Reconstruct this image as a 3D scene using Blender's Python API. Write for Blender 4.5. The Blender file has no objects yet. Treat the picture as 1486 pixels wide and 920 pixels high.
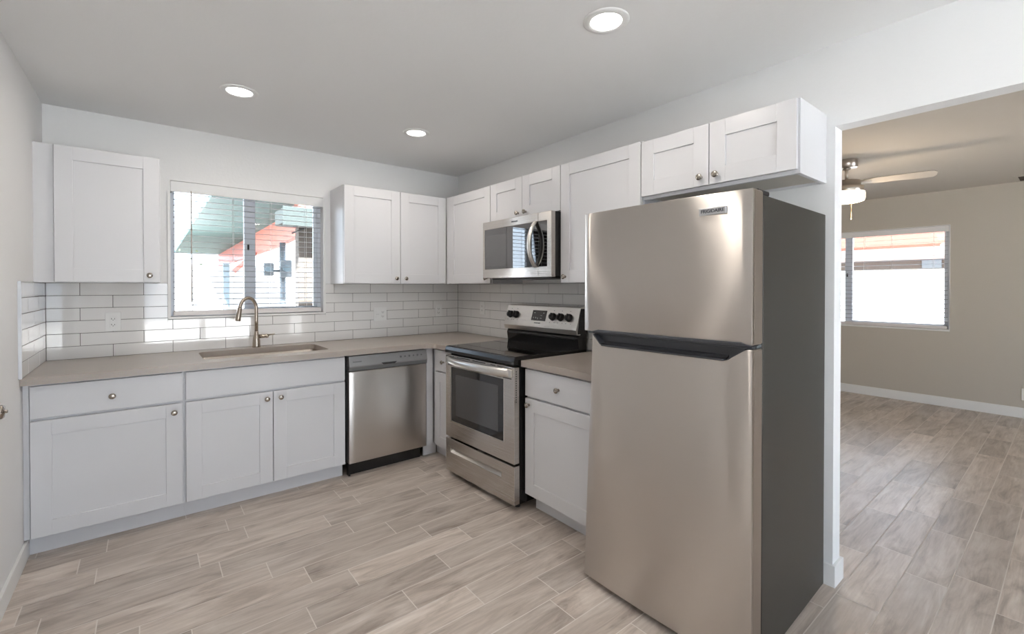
import bpy, bmesh, math, random
from mathutils import Vector, Matrix
R = math.radians
random.seed(7)
S = bpy.context.scene
COL = S.collection

# ------------------------------------------------------------------ camera
W, H, F, CX, CY = 1486, 920, 661.74, 743.0, 422.09
cam_d = bpy.data.cameras.new('camera')
cam = bpy.data.objects.new('camera', cam_d)
COL.objects.link(cam)
yaw, pitch = .8951, .0087
fwd = Vector((math.cos(yaw)*math.cos(pitch), math.sin(yaw)*math.cos(pitch), -math.sin(pitch)))
cam.location = (-2.4208, -3.8747, 1.3569)
cam.rotation_euler = fwd.to_track_quat('-Z', 'Y').to_euler()
cam_d.sensor_width = 36
cam_d.lens = 36*F/W
cam_d.shift_x = 0
cam_d.shift_y = -(H/2-CY)/W
cam_d.clip_start = .02
S.camera = cam

# ------------------------------------------------------------------ world, sun, exposure
w = bpy.data.worlds.new('sky'); S.world = w; w.use_nodes = True
nt = w.node_tree; nt.nodes.clear()
sky = nt.nodes.new('ShaderNodeTexSky'); sky.sky_type = 'NISHITA'; sky.sun_disc = False
sky.sun_elevation = R(48); sky.sun_rotation = R(200); sky.air_density = 1.0; sky.dust_density = 2.5
mixc = nt.nodes.new('ShaderNodeMix'); mixc.data_type = 'RGBA'; mixc.inputs[0].default_value = .72
mixc.inputs[7].default_value = (7.6, 9.2, 11.2, 1)
nt.links.new(sky.outputs[0], mixc.inputs[6])
bg = nt.nodes.new('ShaderNodeBackground'); bg.inputs[1].default_value = .25
out = nt.nodes.new('ShaderNodeOutputWorld')
nt.links.new(mixc.outputs[2], bg.inputs[0]); nt.links.new(bg.outputs[0], out.inputs[0])

sun_d = bpy.data.lights.new('sun', 'SUN'); sun_d.energy = 24; sun_d.angle = R(1.5); sun_d.color = (.89, .95, 1)
sun = bpy.data.objects.new('sun', sun_d); COL.objects.link(sun)
sun.rotation_euler = (R(38), R(-22), 0)      # from the street side, high over the roof

def portal(name, loc, rot, sx, sy):
    d = bpy.data.lights.new(name, 'AREA'); d.shape = 'RECTANGLE'; d.size = sx; d.size_y = sy
    d.cycles.is_portal = True
    o = bpy.data.objects.new(name, d); COL.objects.link(o); o.location = loc; o.rotation_euler = rot
portal('window_portal', (-1.79, .19, 1.62), (R(-90), 0, 0), 1.02, .95)
portal('living_window_portal', (4.83, -2.075, 1.46), (0, R(90), 0), 1.22, 1.75)
portal('added_patio_portal', (-1.55, -7.12, 1.05), (R(90), 0, 0), 1.9, 2.05)
portal('added_side_window_portal', (-3.07, -5.85, 1.175), (0, R(-90), 0), 2.05, 1.5)
portal('added_living_patio_portal', (2.6, -7.12, 1.05), (R(90), 0, 0), 1.8, 2.05)

S.view_settings.view_transform = 'Standard'
S.view_settings.look = 'None'
S.view_settings.gamma = 1.0
S.view_settings.use_curve_mapping = False
S.view_settings.exposure = 1.58
CAN_W = 1.7          # each recessed ceiling lamp
FAN_W = 5.0

# ------------------------------------------------------------------ materials
def nodes(name):
    m = bpy.data.materials.new(name); m.use_nodes = True
    t = m.node_tree
    return m, t, t.nodes['Principled BSDF'], t.nodes, t.links
def plain(name, col, rough=.5, metal=0, bump=0, bscale=200, spec=.5, coat=0, var=0, vscale=3, ior=1.5):
    m, t, p, N, L = nodes(name)
    p.inputs['Base Color'].default_value = (*col, 1); p.inputs['Roughness'].default_value = rough
    p.inputs['Metallic'].default_value = metal; p.inputs['Specular IOR Level'].default_value = spec
    p.inputs['Coat Weight'].default_value = coat; p.inputs['IOR'].default_value = ior
    tc = N.new('ShaderNodeTexCoord')
    if var:
        n = N.new('ShaderNodeTexNoise'); n.inputs['Scale'].default_value = vscale; n.inputs['Detail'].default_value = 6
        r = N.new('ShaderNodeMix'); r.data_type = 'RGBA'
        r.inputs[6].default_value = (*[c*(1-var) for c in col], 1); r.inputs[7].default_value = (*[min(1, c*(1+var)) for c in col], 1)
        L.new(tc.outputs['Object'], n.inputs['Vector']); L.new(n.outputs['Fac'], r.inputs[0]); L.new(r.outputs[2], p.inputs['Base Color'])
    if bump:
        n = N.new('ShaderNodeTexNoise'); n.inputs['Scale'].default_value = bscale; n.inputs['Detail'].default_value = 4
        b = N.new('ShaderNodeBump'); b.inputs['Strength'].default_value = bump; b.inputs['Distance'].default_value = .002
        L.new(tc.outputs['Object'], n.inputs['Vector']); L.new(n.outputs['Fac'], b.inputs['Height']); L.new(b.outputs[0], p.inputs['Normal'])
    return m
def emit(name, col, strength):
    m, t, p, N, L = nodes(name)
    p.inputs['Base Color'].default_value = (*col, 1)
    p.inputs['Emission Color'].default_value = (*col, 1); p.inputs['Emission Strength'].default_value = strength
    return m
def glass(name, tint=(1, 1, 1), k=1.0):
    m, t, p, N, L = nodes(name); N.remove(p)
    tr = N.new('ShaderNodeBsdfTransparent'); tr.inputs[0].default_value = (*tint, 1)
    gl = N.new('ShaderNodeBsdfGlossy'); gl.inputs['Roughness'].default_value = .01
    fr = N.new('ShaderNodeFresnel'); fr.inputs[0].default_value = 1.5
    mx = N.new('ShaderNodeMixShader')
    L.new(fr.outputs[0], mx.inputs[0]); L.new(tr.outputs[0], mx.inputs[1]); L.new(gl.outputs[0], mx.inputs[2])
    L.new(mx.outputs[0], N['Material Output'].inputs['Surface'])
    return m
def steel(name, col=(.60, .565, .53), rough=.27, aniso=.9, rot=0.25, streak=1.0):
    """brushed stainless steel, brush lines horizontal"""
    m, t, p, N, L = nodes(name)
    p.inputs['Metallic'].default_value = 1
    p.inputs['Anisotropic'].default_value = aniso; p.inputs['Anisotropic Rotation'].default_value = rot
    tg = N.new('ShaderNodeTangent'); tg.direction_type = 'RADIAL'; tg.axis = 'Z'
    L.new(tg.outputs[0], p.inputs['Tangent'])
    tc = N.new('ShaderNodeTexCoord'); mp = N.new('ShaderNodeMapping'); mp.inputs['Scale'].default_value = (2, 2, 700)
    n = N.new('ShaderNodeTexNoise'); n.inputs['Scale'].default_value = 1.2; n.inputs['Detail'].default_value = 3
    L.new(tc.outputs['Object'], mp.inputs['Vector']); L.new(mp.outputs[0], n.inputs['Vector'])
    r = N.new('ShaderNodeMapRange'); r.inputs[3].default_value = rough-.015*streak; r.inputs[4].default_value = rough+.015*streak
    L.new(n.outputs['Fac'], r.inputs[0]); L.new(r.outputs[0], p.inputs['Roughness'])
    c = N.new('ShaderNodeMix'); c.data_type = 'RGBA'
    c.inputs[6].default_value = (*[v*.985 for v in col], 1); c.inputs[7].default_value = (*[v*1.015 for v in col], 1)
    L.new(n.outputs['Fac'], c.inputs[0]); L.new(c.outputs[2], p.inputs['Base Color'])
    return m

M = {}
M['wall'] = plain('wall_paint', (.81, .81, .81), .7, bump=.35, bscale=55)
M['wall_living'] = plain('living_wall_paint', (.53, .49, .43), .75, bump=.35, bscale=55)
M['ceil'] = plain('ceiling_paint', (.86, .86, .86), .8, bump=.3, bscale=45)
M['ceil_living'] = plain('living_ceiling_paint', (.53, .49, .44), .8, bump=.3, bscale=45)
M['trimw'] = plain('white_trim', (.82, .82, .81), .4)
M['cab'] = plain('cabinet_white', (.68, .68, .70), .32)
M['cab_in'] = plain('cabinet_underside', (.62, .58, .52), .6)
M['gap'] = plain('shadow_gap', (.05, .05, .05), .8)
M['nickel'] = plain('satin_nickel', (.40, .36, .32), .2, 1)
M['nickel_fan'] = plain('brushed_nickel', (.55, .50, .45), .3, 1)
M['faucet'] = plain('faucet_nickel', (.50, .43, .36), .27, 1)
M['steel'] = steel('brushed_steel')
M['steel_dw'] = steel('dishwasher_steel', (.58, .545, .51), .34, .6, streak=.2)
M['steel_f'] = steel('fridge_steel', (.60, .56, .525), .29, 1.0)
M['steel_lt'] = steel('bright_steel', (.72, .70, .67), .28, .5)
M['sinkst'] = plain('sink_steel', (.55, .50, .45), .25, 1)
M['fside'] = plain('fridge_side', (.095, .092, .085), .36, .8, bump=.25, bscale=420)
M['fedge'] = plain('fridge_door_edge', (.42, .36, .31), .35, .9)
M['blk'] = plain('black_enamel', (.012, .012, .013), .18)
M['blkp'] = plain('black_plastic', (.02, .02, .022), .45)
M['pocket'] = plain('pocket_grey', (.055, .057, .065), .38)
M['bglass'] = plain('black_glass', (.006, .006, .007), .012, ior=2.4)
M['cooktop'] = plain('ceramic_cooktop', (.004, .004, .004), .03, spec=1.0)
M['oglass'] = plain('oven_glass', (.02, .02, .021), .06, spec=.7)
M['oscreen'] = plain('oven_screen', (.07, .07, .072), .06, spec=.7)
M['mwin'] = plain('microwave_screen', (.06, .06, .062), .015, ior=2.2)
M['dwstrip'] = plain('dishwasher_grey', (.33, .33, .33), .38, .5)
M['dwstrip2'] = plain('dishwasher_dark_grey', (.20, .205, .21), .4, .5)
M['badge'] = plain('badge', (.55, .56, .58), .3, .6)
M['ink'] = plain('ink', (.04, .045, .06), .5)
M['inkl'] = plain('display_ink', (.55, .58, .6), .5)
M['white_p'] = plain('white_plastic', (.83, .83, .82), .35)
M['slot'] = plain('slot_dark', (.03, .03, .03), .7)
M['blind'] = plain('blind_white', (.80, .80, .80), .45)
M['slat'] = plain('white_slat_shaded', (.42, .43, .46), .5)  # white slats, their shade against the bright yard put into the colour
M['blind_rail'] = plain('blind_rail', (.74, .70, .69), .45)
M['wand'] = plain('wand', (.42, .36, .31), .3)
M['vinyl'] = plain('window_vinyl', (.72, .75, .80), .35)
M['glass'] = glass('window_glass')
M['lens'] = emit('lamp_lens', (1, .97, .93), 3)
M['fanlens'] = emit('fan_lens', (1, .86, .66), 3)
M['fanblade'] = plain('fan_blade', (.45, .42, .38), .5)
M['brass'] = plain('chain_brass', (.7, .55, .32), .35, 1)
M['grout'] = plain('dark_grout', (.13, .12, .115), .9)
M['tile'] = plain('white_tile', (.84, .83, .82), .05, ior=1.6, bump=.03, bscale=9)
M['fgrout'] = plain('floor_grout', (.74, .69, .64), .9)
M['concrete'] = plain('patio_concrete', (.62, .58, .53), .85, var=.12)
M['gravel'] = plain('yard_gravel', (.13, .11, .09), .9, var=.3, vscale=40)
M['block'] = plain('white_block', (.60, .585, .57), .8, bump=.6, bscale=30)
M['teal'] = plain('teal_paint', (.026, .10, .096), .55)
M['coral'] = plain('coral_paint', (.48, .125, .08), .6)
M['post'] = plain('post_blue_grey', (.11, .155, .175), .5)
M['meter'] = plain('meter_grey', (.14, .16, .17), .45, .3)
M['eave'] = plain('eave_grey_green', (.022, .03, .026), .7)
M['coral_eave'] = plain('coral_eave', (.30, .075, .05), .7)
M['brown'] = plain('brown_stucco', (.075, .06, .047), .8, var=.2, vscale=6)
M['cream'] = plain('cream_stucco', (.75, .70, .62), .8)
M['leafy'] = plain('leaf_green', (.16, .22, .08), .7, var=.4, vscale=12)
M['black_cable'] = plain('cable', (.02, .02, .02), .5)
M['doorw'] = plain('door_white', (.80, .79, .78), .4)

def counter_mat():
    m, t, p, N, L = nodes('quartz_counter')
    tc = N.new('ShaderNodeTexCoord')
    n = N.new('ShaderNodeTexNoise'); n.inputs['Scale'].default_value = 3.5; n.inputs['Detail'].default_value = 8
    n2 = N.new('ShaderNodeTexNoise'); n2.inputs['Scale'].default_value = 260; n2.inputs['Detail'].default_value = 2
    a = N.new('ShaderNodeMix'); a.data_type = 'RGBA'
    a.inputs[6].default_value = (.36, .315, .28, 1); a.inputs[7].default_value = (.43, .38, .34, 1)
    b = N.new('ShaderNodeMix'); b.data_type = 'RGBA'; b.blend_type = 'OVERLAY'; b.inputs[0].default_value = .12
    for q in (n, n2): L.new(tc.outputs['Object'], q.inputs['Vector'])
    L.new(n.outputs['Fac'], a.inputs[0]); L.new(a.outputs[2], b.inputs[6]); L.new(n2.outputs['Color'], b.inputs[7])
    L.new(b.outputs[2], p.inputs['Base Color']); p.inputs['Roughness'].default_value = .3
    return m
M['counter'] = counter_mat()

def floor_mat():
    m, t, p, N, L = nodes('wood_look_plank_tile')
    tc = N.new('ShaderNodeTexCoord'); at = N.new('ShaderNodeAttribute'); at.attribute_name = 'plank'
    # every plank takes its own piece of the grain
    off = N.new('ShaderNodeVectorMath'); off.operation = 'MULTIPLY_ADD'
    L.new(at.outputs['Color'], off.inputs[0]); off.inputs[1].default_value = (37, 53, 19); L.new(tc.outputs['Object'], off.inputs[2])
    mp = N.new('ShaderNodeMapping'); mp.inputs['Scale'].default_value = (1.5, 7, 1)
    L.new(off.outputs[0], mp.inputs['Vector'])
    g = N.new('ShaderNodeTexNoise'); g.inputs['Scale'].default_value = 1.6; g.inputs['Detail'].default_value = 9; g.inputs['Roughness'].default_value = .62; g.inputs['Distortion'].default_value = 1.1
    L.new(mp.outputs[0], g.inputs['Vector'])
    mp2 = N.new('ShaderNodeMapping'); mp2.inputs['Scale'].default_value = (3.5, 60, 1); L.new(off.outputs[0], mp2.inputs['Vector'])
    f = N.new('ShaderNodeTexNoise'); f.inputs['Scale'].default_value = 1.5; f.inputs['Detail'].default_value = 5; f.inputs['Distortion'].default_value = .6
    L.new(mp2.outputs[0], f.inputs['Vector'])
    cr = N.new('ShaderNodeValToRGB'); e = cr.color_ramp.elements
    e[0].position = .30; e[0].color = (.33, .275, .235, 1); e[1].position = .72; e[1].color = (.67, .60, .54, 1)
    mid = e.new(.46); mid.color = (.50, .43, .375, 1)
    L.new(g.outputs['Fac'], cr.inputs[0])
    mx = N.new('ShaderNodeMix'); mx.data_type = 'RGBA'; mx.blend_type = 'OVERLAY'; mx.inputs[0].default_value = .30
    L.new(cr.outputs[0], mx.inputs[6]); L.new(f.outputs['Fac'], mx.inputs[7])
    sp = N.new('ShaderNodeSeparateColor'); L.new(at.outputs['Color'], sp.inputs[0])
    br = N.new('ShaderNodeMapRange'); br.inputs[3].default_value = .84; br.inputs[4].default_value = 1.16; L.new(sp.outputs[2], br.inputs[0])
    vm = N.new('ShaderNodeVectorMath'); vm.operation = 'SCALE'; L.new(mx.outputs[2], vm.inputs[0]); L.new(br.outputs[0], vm.inputs['Scale'])
    L.new(vm.outputs[0], p.inputs['Base Color'])
    rr = N.new('ShaderNodeMapRange'); rr.inputs[3].default_value = .42; rr.inputs[4].default_value = .28; L.new(g.outputs['Fac'], rr.inputs[0]); L.new(rr.outputs[0], p.inputs['Roughness'])
    b = N.new('ShaderNodeBump'); b.inputs['Strength'].default_value = .15; b.inputs['Distance'].default_value = .001
    L.new(f.outputs['Fac'], b.inputs['Height']); L.new(b.outputs[0], p.inputs['Normal'])
    return m
M['floor'] = floor_mat()

# ------------------------------------------------------------------ mesh helpers
def box(bm, x0, x1, y0, y1, z0, z1, bev=0, mi=0, seg=1):
    t = bmesh.new()
    bmesh.ops.create_cube(t, size=1, matrix=Matrix.Translation(((x0+x1)/2, (y0+y1)/2, (z0+z1)/2)) @ Matrix.Diagonal((abs(x1-x0), abs(y1-y0), abs(z1-z0), 1)))
    if bev:
        bmesh.ops.bevel(t, geom=t.edges[:]+t.verts[:], offset=bev, segments=seg, affect='EDGES', profile=.5)
    join(bm, t, mi)
def join(bm, t, mi=0, mat=None, smooth=False):
    if mat is not None: bmesh.ops.transform(t, matrix=mat, verts=t.verts[:])
    vm = {v: bm.verts.new(v.co) for v in t.verts}
    for f in t.faces:
        try: nf = bm.faces.new([vm[v] for v in f.verts])
        except ValueError: continue
        nf.material_index = mi; nf.smooth = f.smooth or smooth
    t.free()
def lathe(bm, prof, n=32, mat=None, mi=0, smooth=True):
    """prof: list of (r, z) turned about z"""
    t = bmesh.new(); rings = []
    for r, z in prof:
        if r < 1e-6: rings.append([t.verts.new((0, 0, z))])
        else: rings.append([t.verts.new((r*math.cos(2*math.pi*k/n), r*math.sin(2*math.pi*k/n), z)) for k in range(n)])
    for a, b in zip(rings, rings[1:]):
        for k in range(n):
            q = (k+1) % n
            if len(a) == 1 and len(b) == 1: continue
            if len(a) == 1: f = t.faces.new((a[0], b[q], b[k]))
            elif len(b) == 1: f = t.faces.new((a[k], a[q], b[0]))
            else: f = t.faces.new((a[k], a[q], b[q], b[k]))
            f.smooth = smooth
    bmesh.ops.recalc_face_normals(t, faces=t.faces[:])
    join(bm, t, mi, mat)
def cyl(bm, r, z0, z1, n=32, mat=None, mi=0, bev=.0008):
    lathe(bm, [(0, z0), (r-bev, z0), (r, z0+bev), (r, z1-bev), (r-bev, z1), (0, z1)], n, mat, mi, smooth=False)
def tube(bm, pts, rad, n=16, mi=0):
    """round tube along pts; rad a number or a list"""
    t = bmesh.new(); P = [Vector(p) for p in pts]; rings = []
    up = Vector((0, 0, 1)); prev = None
    for i, p in enumerate(P):
        d = (P[min(i+1, len(P)-1)]-P[max(i-1, 0)]).normalized()
        if prev is None:
            a = d.cross(up if abs(d.z) < .9 else Vector((1, 0, 0))).normalized()
        else:
            a = (prev-d*prev.dot(d)).normalized()
        prev = a; b = d.cross(a); r = rad[i] if isinstance(rad, (list, tuple)) else rad
        rings.append([t.verts.new(p+(a*math.cos(2*math.pi*k/n)+b*math.sin(2*math.pi*k/n))*r) for k in range(n)])
    for u, v in zip(rings, rings[1:]):
        for k in range(n):
            f = t.faces.new((u[k], u[(k+1) % n], v[(k+1) % n], v[k])); f.smooth = True
    t.faces.new(rings[0][::-1]); t.faces.new(rings[-1])
    bmesh.ops.recalc_face_normals(t, faces=t.faces[:])
    join(bm, t, mi)
def prism(bm, pts, y0, y1, mi=0, bev=0, plane='xz', bow=0, cuts=0):
    """closed outline extruded; plane xz -> along y; xy -> along z; yz -> along x"""
    t = bmesh.new()
    def mk(a, b, c):
        return {'xz': (a, c, b), 'xy': (a, b, c), 'yz': (c, a, b)}[plane]
    A = [t.verts.new(mk(a, b, y0)) for a, b in pts]; B = [t.verts.new(mk(a, b, y1)) for a, b in pts]
    n = len(pts)
    t.faces.new(A); t.faces.new(B[::-1])
    for k in range(n): t.faces.new((A[k], B[k], B[(k+1) % n], A[(k+1) % n]))
    bmesh.ops.recalc_face_normals(t, faces=t.faces[:])
    if bev:
        ed = [e for e in t.edges if e.calc_face_angle(0) > R(25)]
        bmesh.ops.bevel(t, geom=ed, offset=bev, segments=2, affect='EDGES', profile=.5)
    if bow:
        xs = [p[0] for p in pts]; x0, x1 = min(xs), max(xs)
        for k in range(1, cuts):
            x = x0+(x1-x0)*k/cuts
            bmesh.ops.bisect_plane(t, geom=t.verts[:]+t.edges[:]+t.faces[:], plane_co=(x, 0, 0), plane_no=(1, 0, 0))
        ym = max(y0, y1)
        for v in t.verts:
            s = (v.co.x-(x0+x1)/2)/((x1-x0)/2)
            wgt = (ym-v.co.y)/abs(y1-y0)
            v.co.y -= bow*(1-s*s)*wgt
        t.normal_update()
        for f in t.faces:
            if abs(f.normal.y) > .985: f.smooth = True
    join(bm, t, mi)
def obj(name, bm, mats, parent=None, loc=(0, 0, 0), label=None):
    me = bpy.data.meshes.new(name); bm.to_mesh(me); bm.free()
    if not isinstance(mats, (list, tuple)): mats = [mats]
    for m in mats: me.materials.append(M[m] if isinstance(m, str) else m)
    o = bpy.data.objects.new(name, me); COL.objects.link(o); o.location = loc
    if parent is not None: o.parent = parent
    if label: o['label'] = label
    return o
def thing(name, label, cat, loc=(0, 0, 0), rz=0, group=None):
    o = bpy.data.objects.new(name, None); COL.objects.link(o); o.location = loc; o.rotation_euler = (0, 0, rz)
    o.empty_display_size = .05
    return tag(o, label, cat, group)
def tag(o, label, cat, group=None, kind=None):
    o['label'] = label; o['category'] = cat
    if group: o['group'] = group
    if kind: o['kind'] = kind
    return o
def struct(name, bm, mats):
    o = obj(name, bm, mats); o['kind'] = 'structure'; return o
def nb(): return bmesh.new()
def text_bm(s, size, depth=.0006, bold=0.0):
    cu = bpy.data.curves.new('lettering', 'FONT'); cu.body = s; cu.size = size; cu.extrude = depth; cu.offset = bold
    cu.align_x = 'CENTER'; cu.align_y = 'CENTER'
    o = bpy.data.objects.new('lettering', cu); COL.objects.link(o)
    dg = bpy.context.evaluated_depsgraph_get(); me = bpy.data.meshes.new_from_object(o.evaluated_get(dg))
    b = nb(); b.from_mesh(me)
    bpy.data.objects.remove(o); bpy.data.curves.remove(cu); bpy.data.meshes.remove(me)
    return b
def lettering(name, s, size, m, parent, x, y, z, wide=1.0, tilt=0, bold=0.0):
    """flat lettering facing local -y"""
    b = text_bm(s, size, bold=bold)
    bmesh.ops.transform(b, matrix=Matrix.Translation((x, y, z)) @ Matrix.Rotation(tilt, 4, 'X') @ Matrix.Rotation(R(90), 4, 'X') @ Matrix.Diagonal((wide, 1, 1, 1)), verts=b.verts[:])
    return obj(name, b, m, parent)

# ------------------------------------------------------------------ room shell
CH = 2.449; XL = -2.901; WT = .093; LX = 4.65; FY = -7.0; JY = -3.179; OPZ = 2.079; JY2 = -5.7
def wall_holes(bm, axis, p0, p1, a0, a1, z0, z1, holes):
    """wall slab between p0..p1 on axis, spanning a0..a1, with rectangular holes (a,b,za,zb)"""
    cuts = sorted({a0, a1, *[h[0] for h in holes], *[h[1] for h in holes]})
    for s, e in zip(cuts, cuts[1:]):
        hs = [h for h in holes if h[0] <= s+1e-6 and h[1] >= e-1e-6]
        segs = [(z0, z1)]
        for h in hs: segs = [(z0, h[2]), (h[3], z1)]
        for q0, q1 in segs:
            if q1-q0 < 1e-5: continue
            if axis == 'y': box(bm, s, e, p0, p1, q0, q1)
            else: box(bm, p0, p1, s, e, q0, q1)
WX0, WX1, WZ0, WZ1 = -2.298, -1.287, 1.142, 2.088
b = nb(); wall_holes(b, 'y', 0, .16, XL-.15, WT/2, 0, CH, [(WX0, WX1, WZ0, WZ1)]); struct('wall_back', b, 'wall')
b = nb(); wall_holes(b, 'x', XL-.12, XL, FY, 0, 0, CH, [(-2.17, -1.345, 0, 2.05), (-6.6, -5.1, .15, 2.2)]); struct('wall_left', b, 'wall')
b = nb()
box(b, 0, WT, JY, 0, 0, CH); box(b, 0, WT, JY2, JY, OPZ, CH); box(b, 0, WT, FY, JY2, 0, CH)
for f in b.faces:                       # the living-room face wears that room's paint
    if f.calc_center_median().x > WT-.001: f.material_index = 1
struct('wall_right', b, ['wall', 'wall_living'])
b = nb(); wall_holes(b, 'y', FY-.12, FY, XL-.12, LX+.12, 0, CH, [(-2.5, -.6, 0, 2.07), (1.7, 3.5, 0, 2.07)]); struct('wall_front', b, 'wall')
LZ0, LZ1, LY0, LY1 = .865, 2.062, -2.952, -1.2
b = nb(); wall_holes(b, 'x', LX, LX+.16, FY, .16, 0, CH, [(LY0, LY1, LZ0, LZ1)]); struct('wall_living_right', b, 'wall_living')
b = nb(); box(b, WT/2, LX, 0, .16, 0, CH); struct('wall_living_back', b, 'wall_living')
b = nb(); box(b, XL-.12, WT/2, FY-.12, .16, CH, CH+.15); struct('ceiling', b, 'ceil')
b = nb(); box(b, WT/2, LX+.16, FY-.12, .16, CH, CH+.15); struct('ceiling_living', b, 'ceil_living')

# floor: wood-look porcelain planks over grout, laid along x in running bond with uneven steps
def build_floor():
    bm = nb(); lay = bm.loops.layers.float_color.new('plank')
    box(bm, XL-.12, LX+.16, FY-.12, .16, -.15, -.0012, mi=1)
    PW, PL, G = .1525, .6155, .0021
    known = {0: -2.588, 1: -2.07, 2: -1.998, 3: -2.225, 4: -2.149, 5: -1.969, 6: -1.834, 7: -1.673, 8: -1.90, 9: -1.537, 10: -1.30,
             11: -1.62, 12: -1.063, 13: -.788, 14: -.903, 15: 1.29, 16: 1.038, 17: 1.185, 18: 1.62, 19: 1.16}
    rnd = random.Random(5)
    for row in range(-5, 42):
        y1 = -.6125-PW*row; y0 = y1-PW
        ph = known.get(row, rnd.uniform(0, PL))
        k0 = math.floor((XL-.12-ph)/PL)-1
        k = k0
        while ph+k*PL < LX+.16:
            x0 = max(ph+k*PL, XL-.12); x1 = min(ph+(k+1)*PL, LX+.16); k += 1
            a, c = max(y0, FY-.12), min(y1, .16)
            if x1-x0 < .02 or c-a < .01: continue
            vs = [bm.verts.new(q) for q in ((x0+G, a+G, 0), (x1-G, a+G, 0), (x1-G, c-G, 0), (x0+G, c-G, 0))]
            f = bm.faces.new(vs); col = (rnd.random(), rnd.random(), rnd.random(), 1)
            for l in f.loops: l[lay] = col
    return struct('floor', bm, ['floor', 'fgrout'])
build_floor()

# baseboards
b = nb(); box(b, XL, XL+.013, -1.285, -.562, 0, .092, .002); struct('baseboard_left', b, 'trimw')
b = nb(); box(b, LX-.013, LX, FY, 0, 0, .105, .002); struct('baseboard_living_right', b, 'trimw')
b = nb()      # wraps the end of the dividing wall
box(b, -.013, 0, JY-.013, -3.02, 0, .098, .0015); box(b, 0, WT, JY-.013, JY, 0, .098, .0015); box(b, WT, WT+.013, JY-.013, 0, 0, .098, .0015)
struct('baseboard_right', b, 'trimw')
b = nb(); box(b, -.013, 0, FY, JY2+.013, 0, .098, .0015); box(b, 0, WT, JY2, JY2+.013, 0, .098, .0015); box(b, WT, WT+.013, FY, JY2+.013, 0, .098, .0015)
struct('baseboard_front', b, 'trimw')

# ------------------------------------------------------------------ windows
def window(name, w, h, stile_x, stile_w):
    """slider window in local frame: x across, y outwards, z up; origin at lower-left inner corner"""
    bm = nb(); d0, d1 = .075, .135; fw = .032
    box(bm, 0, fw, d0, d1, 0, h, .002); box(bm, w-fw, w, d0, d1, 0, h, .002)
    box(bm, fw, w-fw, d0, d1, 0, fw, .002); box(bm, fw, w-fw, d0, d1, h-fw, h, .002)
    box(bm, stile_x, stile_x+stile_w, d0+.004, d1-.01, fw, h-fw, .003)
    # sash rails of the sliding half
    box(bm, stile_x, w-fw, d0+.006, d0+.03, fw, fw+.028, .002); box(bm, stile_x, w-fw, d0+.006, d0+.03, h-fw-.028, h-fw, .002)
    box(bm, w-fw-.028, w-fw, d0+.006, d0+.03, fw, h-fw, .002)
    o = obj(name, bm, 'vinyl'); o['kind'] = 'structure'
    g = nb(); box(g, fw, stile_x+.01, .108, .112, fw, h-fw); box(g, stile_x+.01, w-fw-.02, .088, .092, fw+.02, h-fw-.02)
    obj('pane', g, 'glass', o)
    l = nb(); box(l, stile_x+.02, stile_x+.032, d0-.008, d0+.004, h*.52, h*.52+.045, .002); obj('latch', l, 'slot', o)
    return o
def blind(name, w, h, n, pitch_, tilt, label, cat, cords, wand_x, valance_h=.075, slat_w=.05):
    t = thing(name, label, cat)
    v = nb(); box(v, .0, w, -.062, -.052, h-valance_h, h-.002, .002); box(v, .0, .008, -.052, .0, h-valance_h, h-.002); box(v, w-.008, w, -.052, 0, h-valance_h, h-.002)
    obj('valance', v, 'blind', t)
    hr = nb(); box(hr, .014, w-.014, -.045, .0, h-.05, h-.004, .001); obj('headrail', hr, 'blind', t)
    s = nb()
    z = h-valance_h-.006
    for k in range(n):
        q = nb(); box(q, .016, w-.016, -slat_w/2, slat_w/2, -.0014, .0014, .0006)
        bmesh.ops.transform(q, matrix=Matrix.Translation((0, -.022, z-k*pitch_)) @ Matrix.Rotation(tilt, 4, 'X'), verts=q.verts[:])
        join(s, q)
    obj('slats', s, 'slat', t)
    zb = z-n*pitch_+.005
    br = nb(); box(br, .014, w-.014, -.046, .003, zb-.036, zb-.002, .004, seg=2); obj('bottom_rail', br, 'blind_rail', t)
    for cx in cords:
        c = nb()
        for yy in (-.047, .003): tube(c, [(cx, yy, h-.05), (cx, yy, zb-.005)], .0011, 6)
        obj('ladder_cord', c, 'blind', t)
    wd = nb(); tube(wd, [(wand_x, -.062, h-.06), (wand_x, -.066, h-.09), (wand_x, -.066, h-.83 if h < 1 else h-.62)], .0032, 8); obj('tilt_wand', wd, 'wand', t)
    return t
ww = WX1-WX0; wh = WZ1-WZ0
win = window('window_1', ww, wh, .455, .075); win.location = (WX0, 0, WZ0)
b = nb()     # white lining of the opening and its thin lip on the wall
box(b, WX0, WX0+.006, -.004, .075, WZ0, WZ1); box(b, WX1-.006, WX1, -.004, .075, WZ0, WZ1)
box(b, WX0+.006, WX1-.006, -.004, .075, WZ1-.006, WZ1); box(b, WX0-.008, WX1+.008, -.016, .075, WZ0-.004, WZ0+.010, .001)
box(b, WX0-.010, WX0, -.014, 0, WZ0, WZ1-.08); box(b, WX1, WX1+.010, -.014, 0, WZ0, WZ1-.08)
struct('trim_1', b, 'trimw')
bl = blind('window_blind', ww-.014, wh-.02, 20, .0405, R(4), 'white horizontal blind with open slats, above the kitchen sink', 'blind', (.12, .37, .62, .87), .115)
bl.location = (WX0+.007, .05, WZ0+.012)

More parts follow.
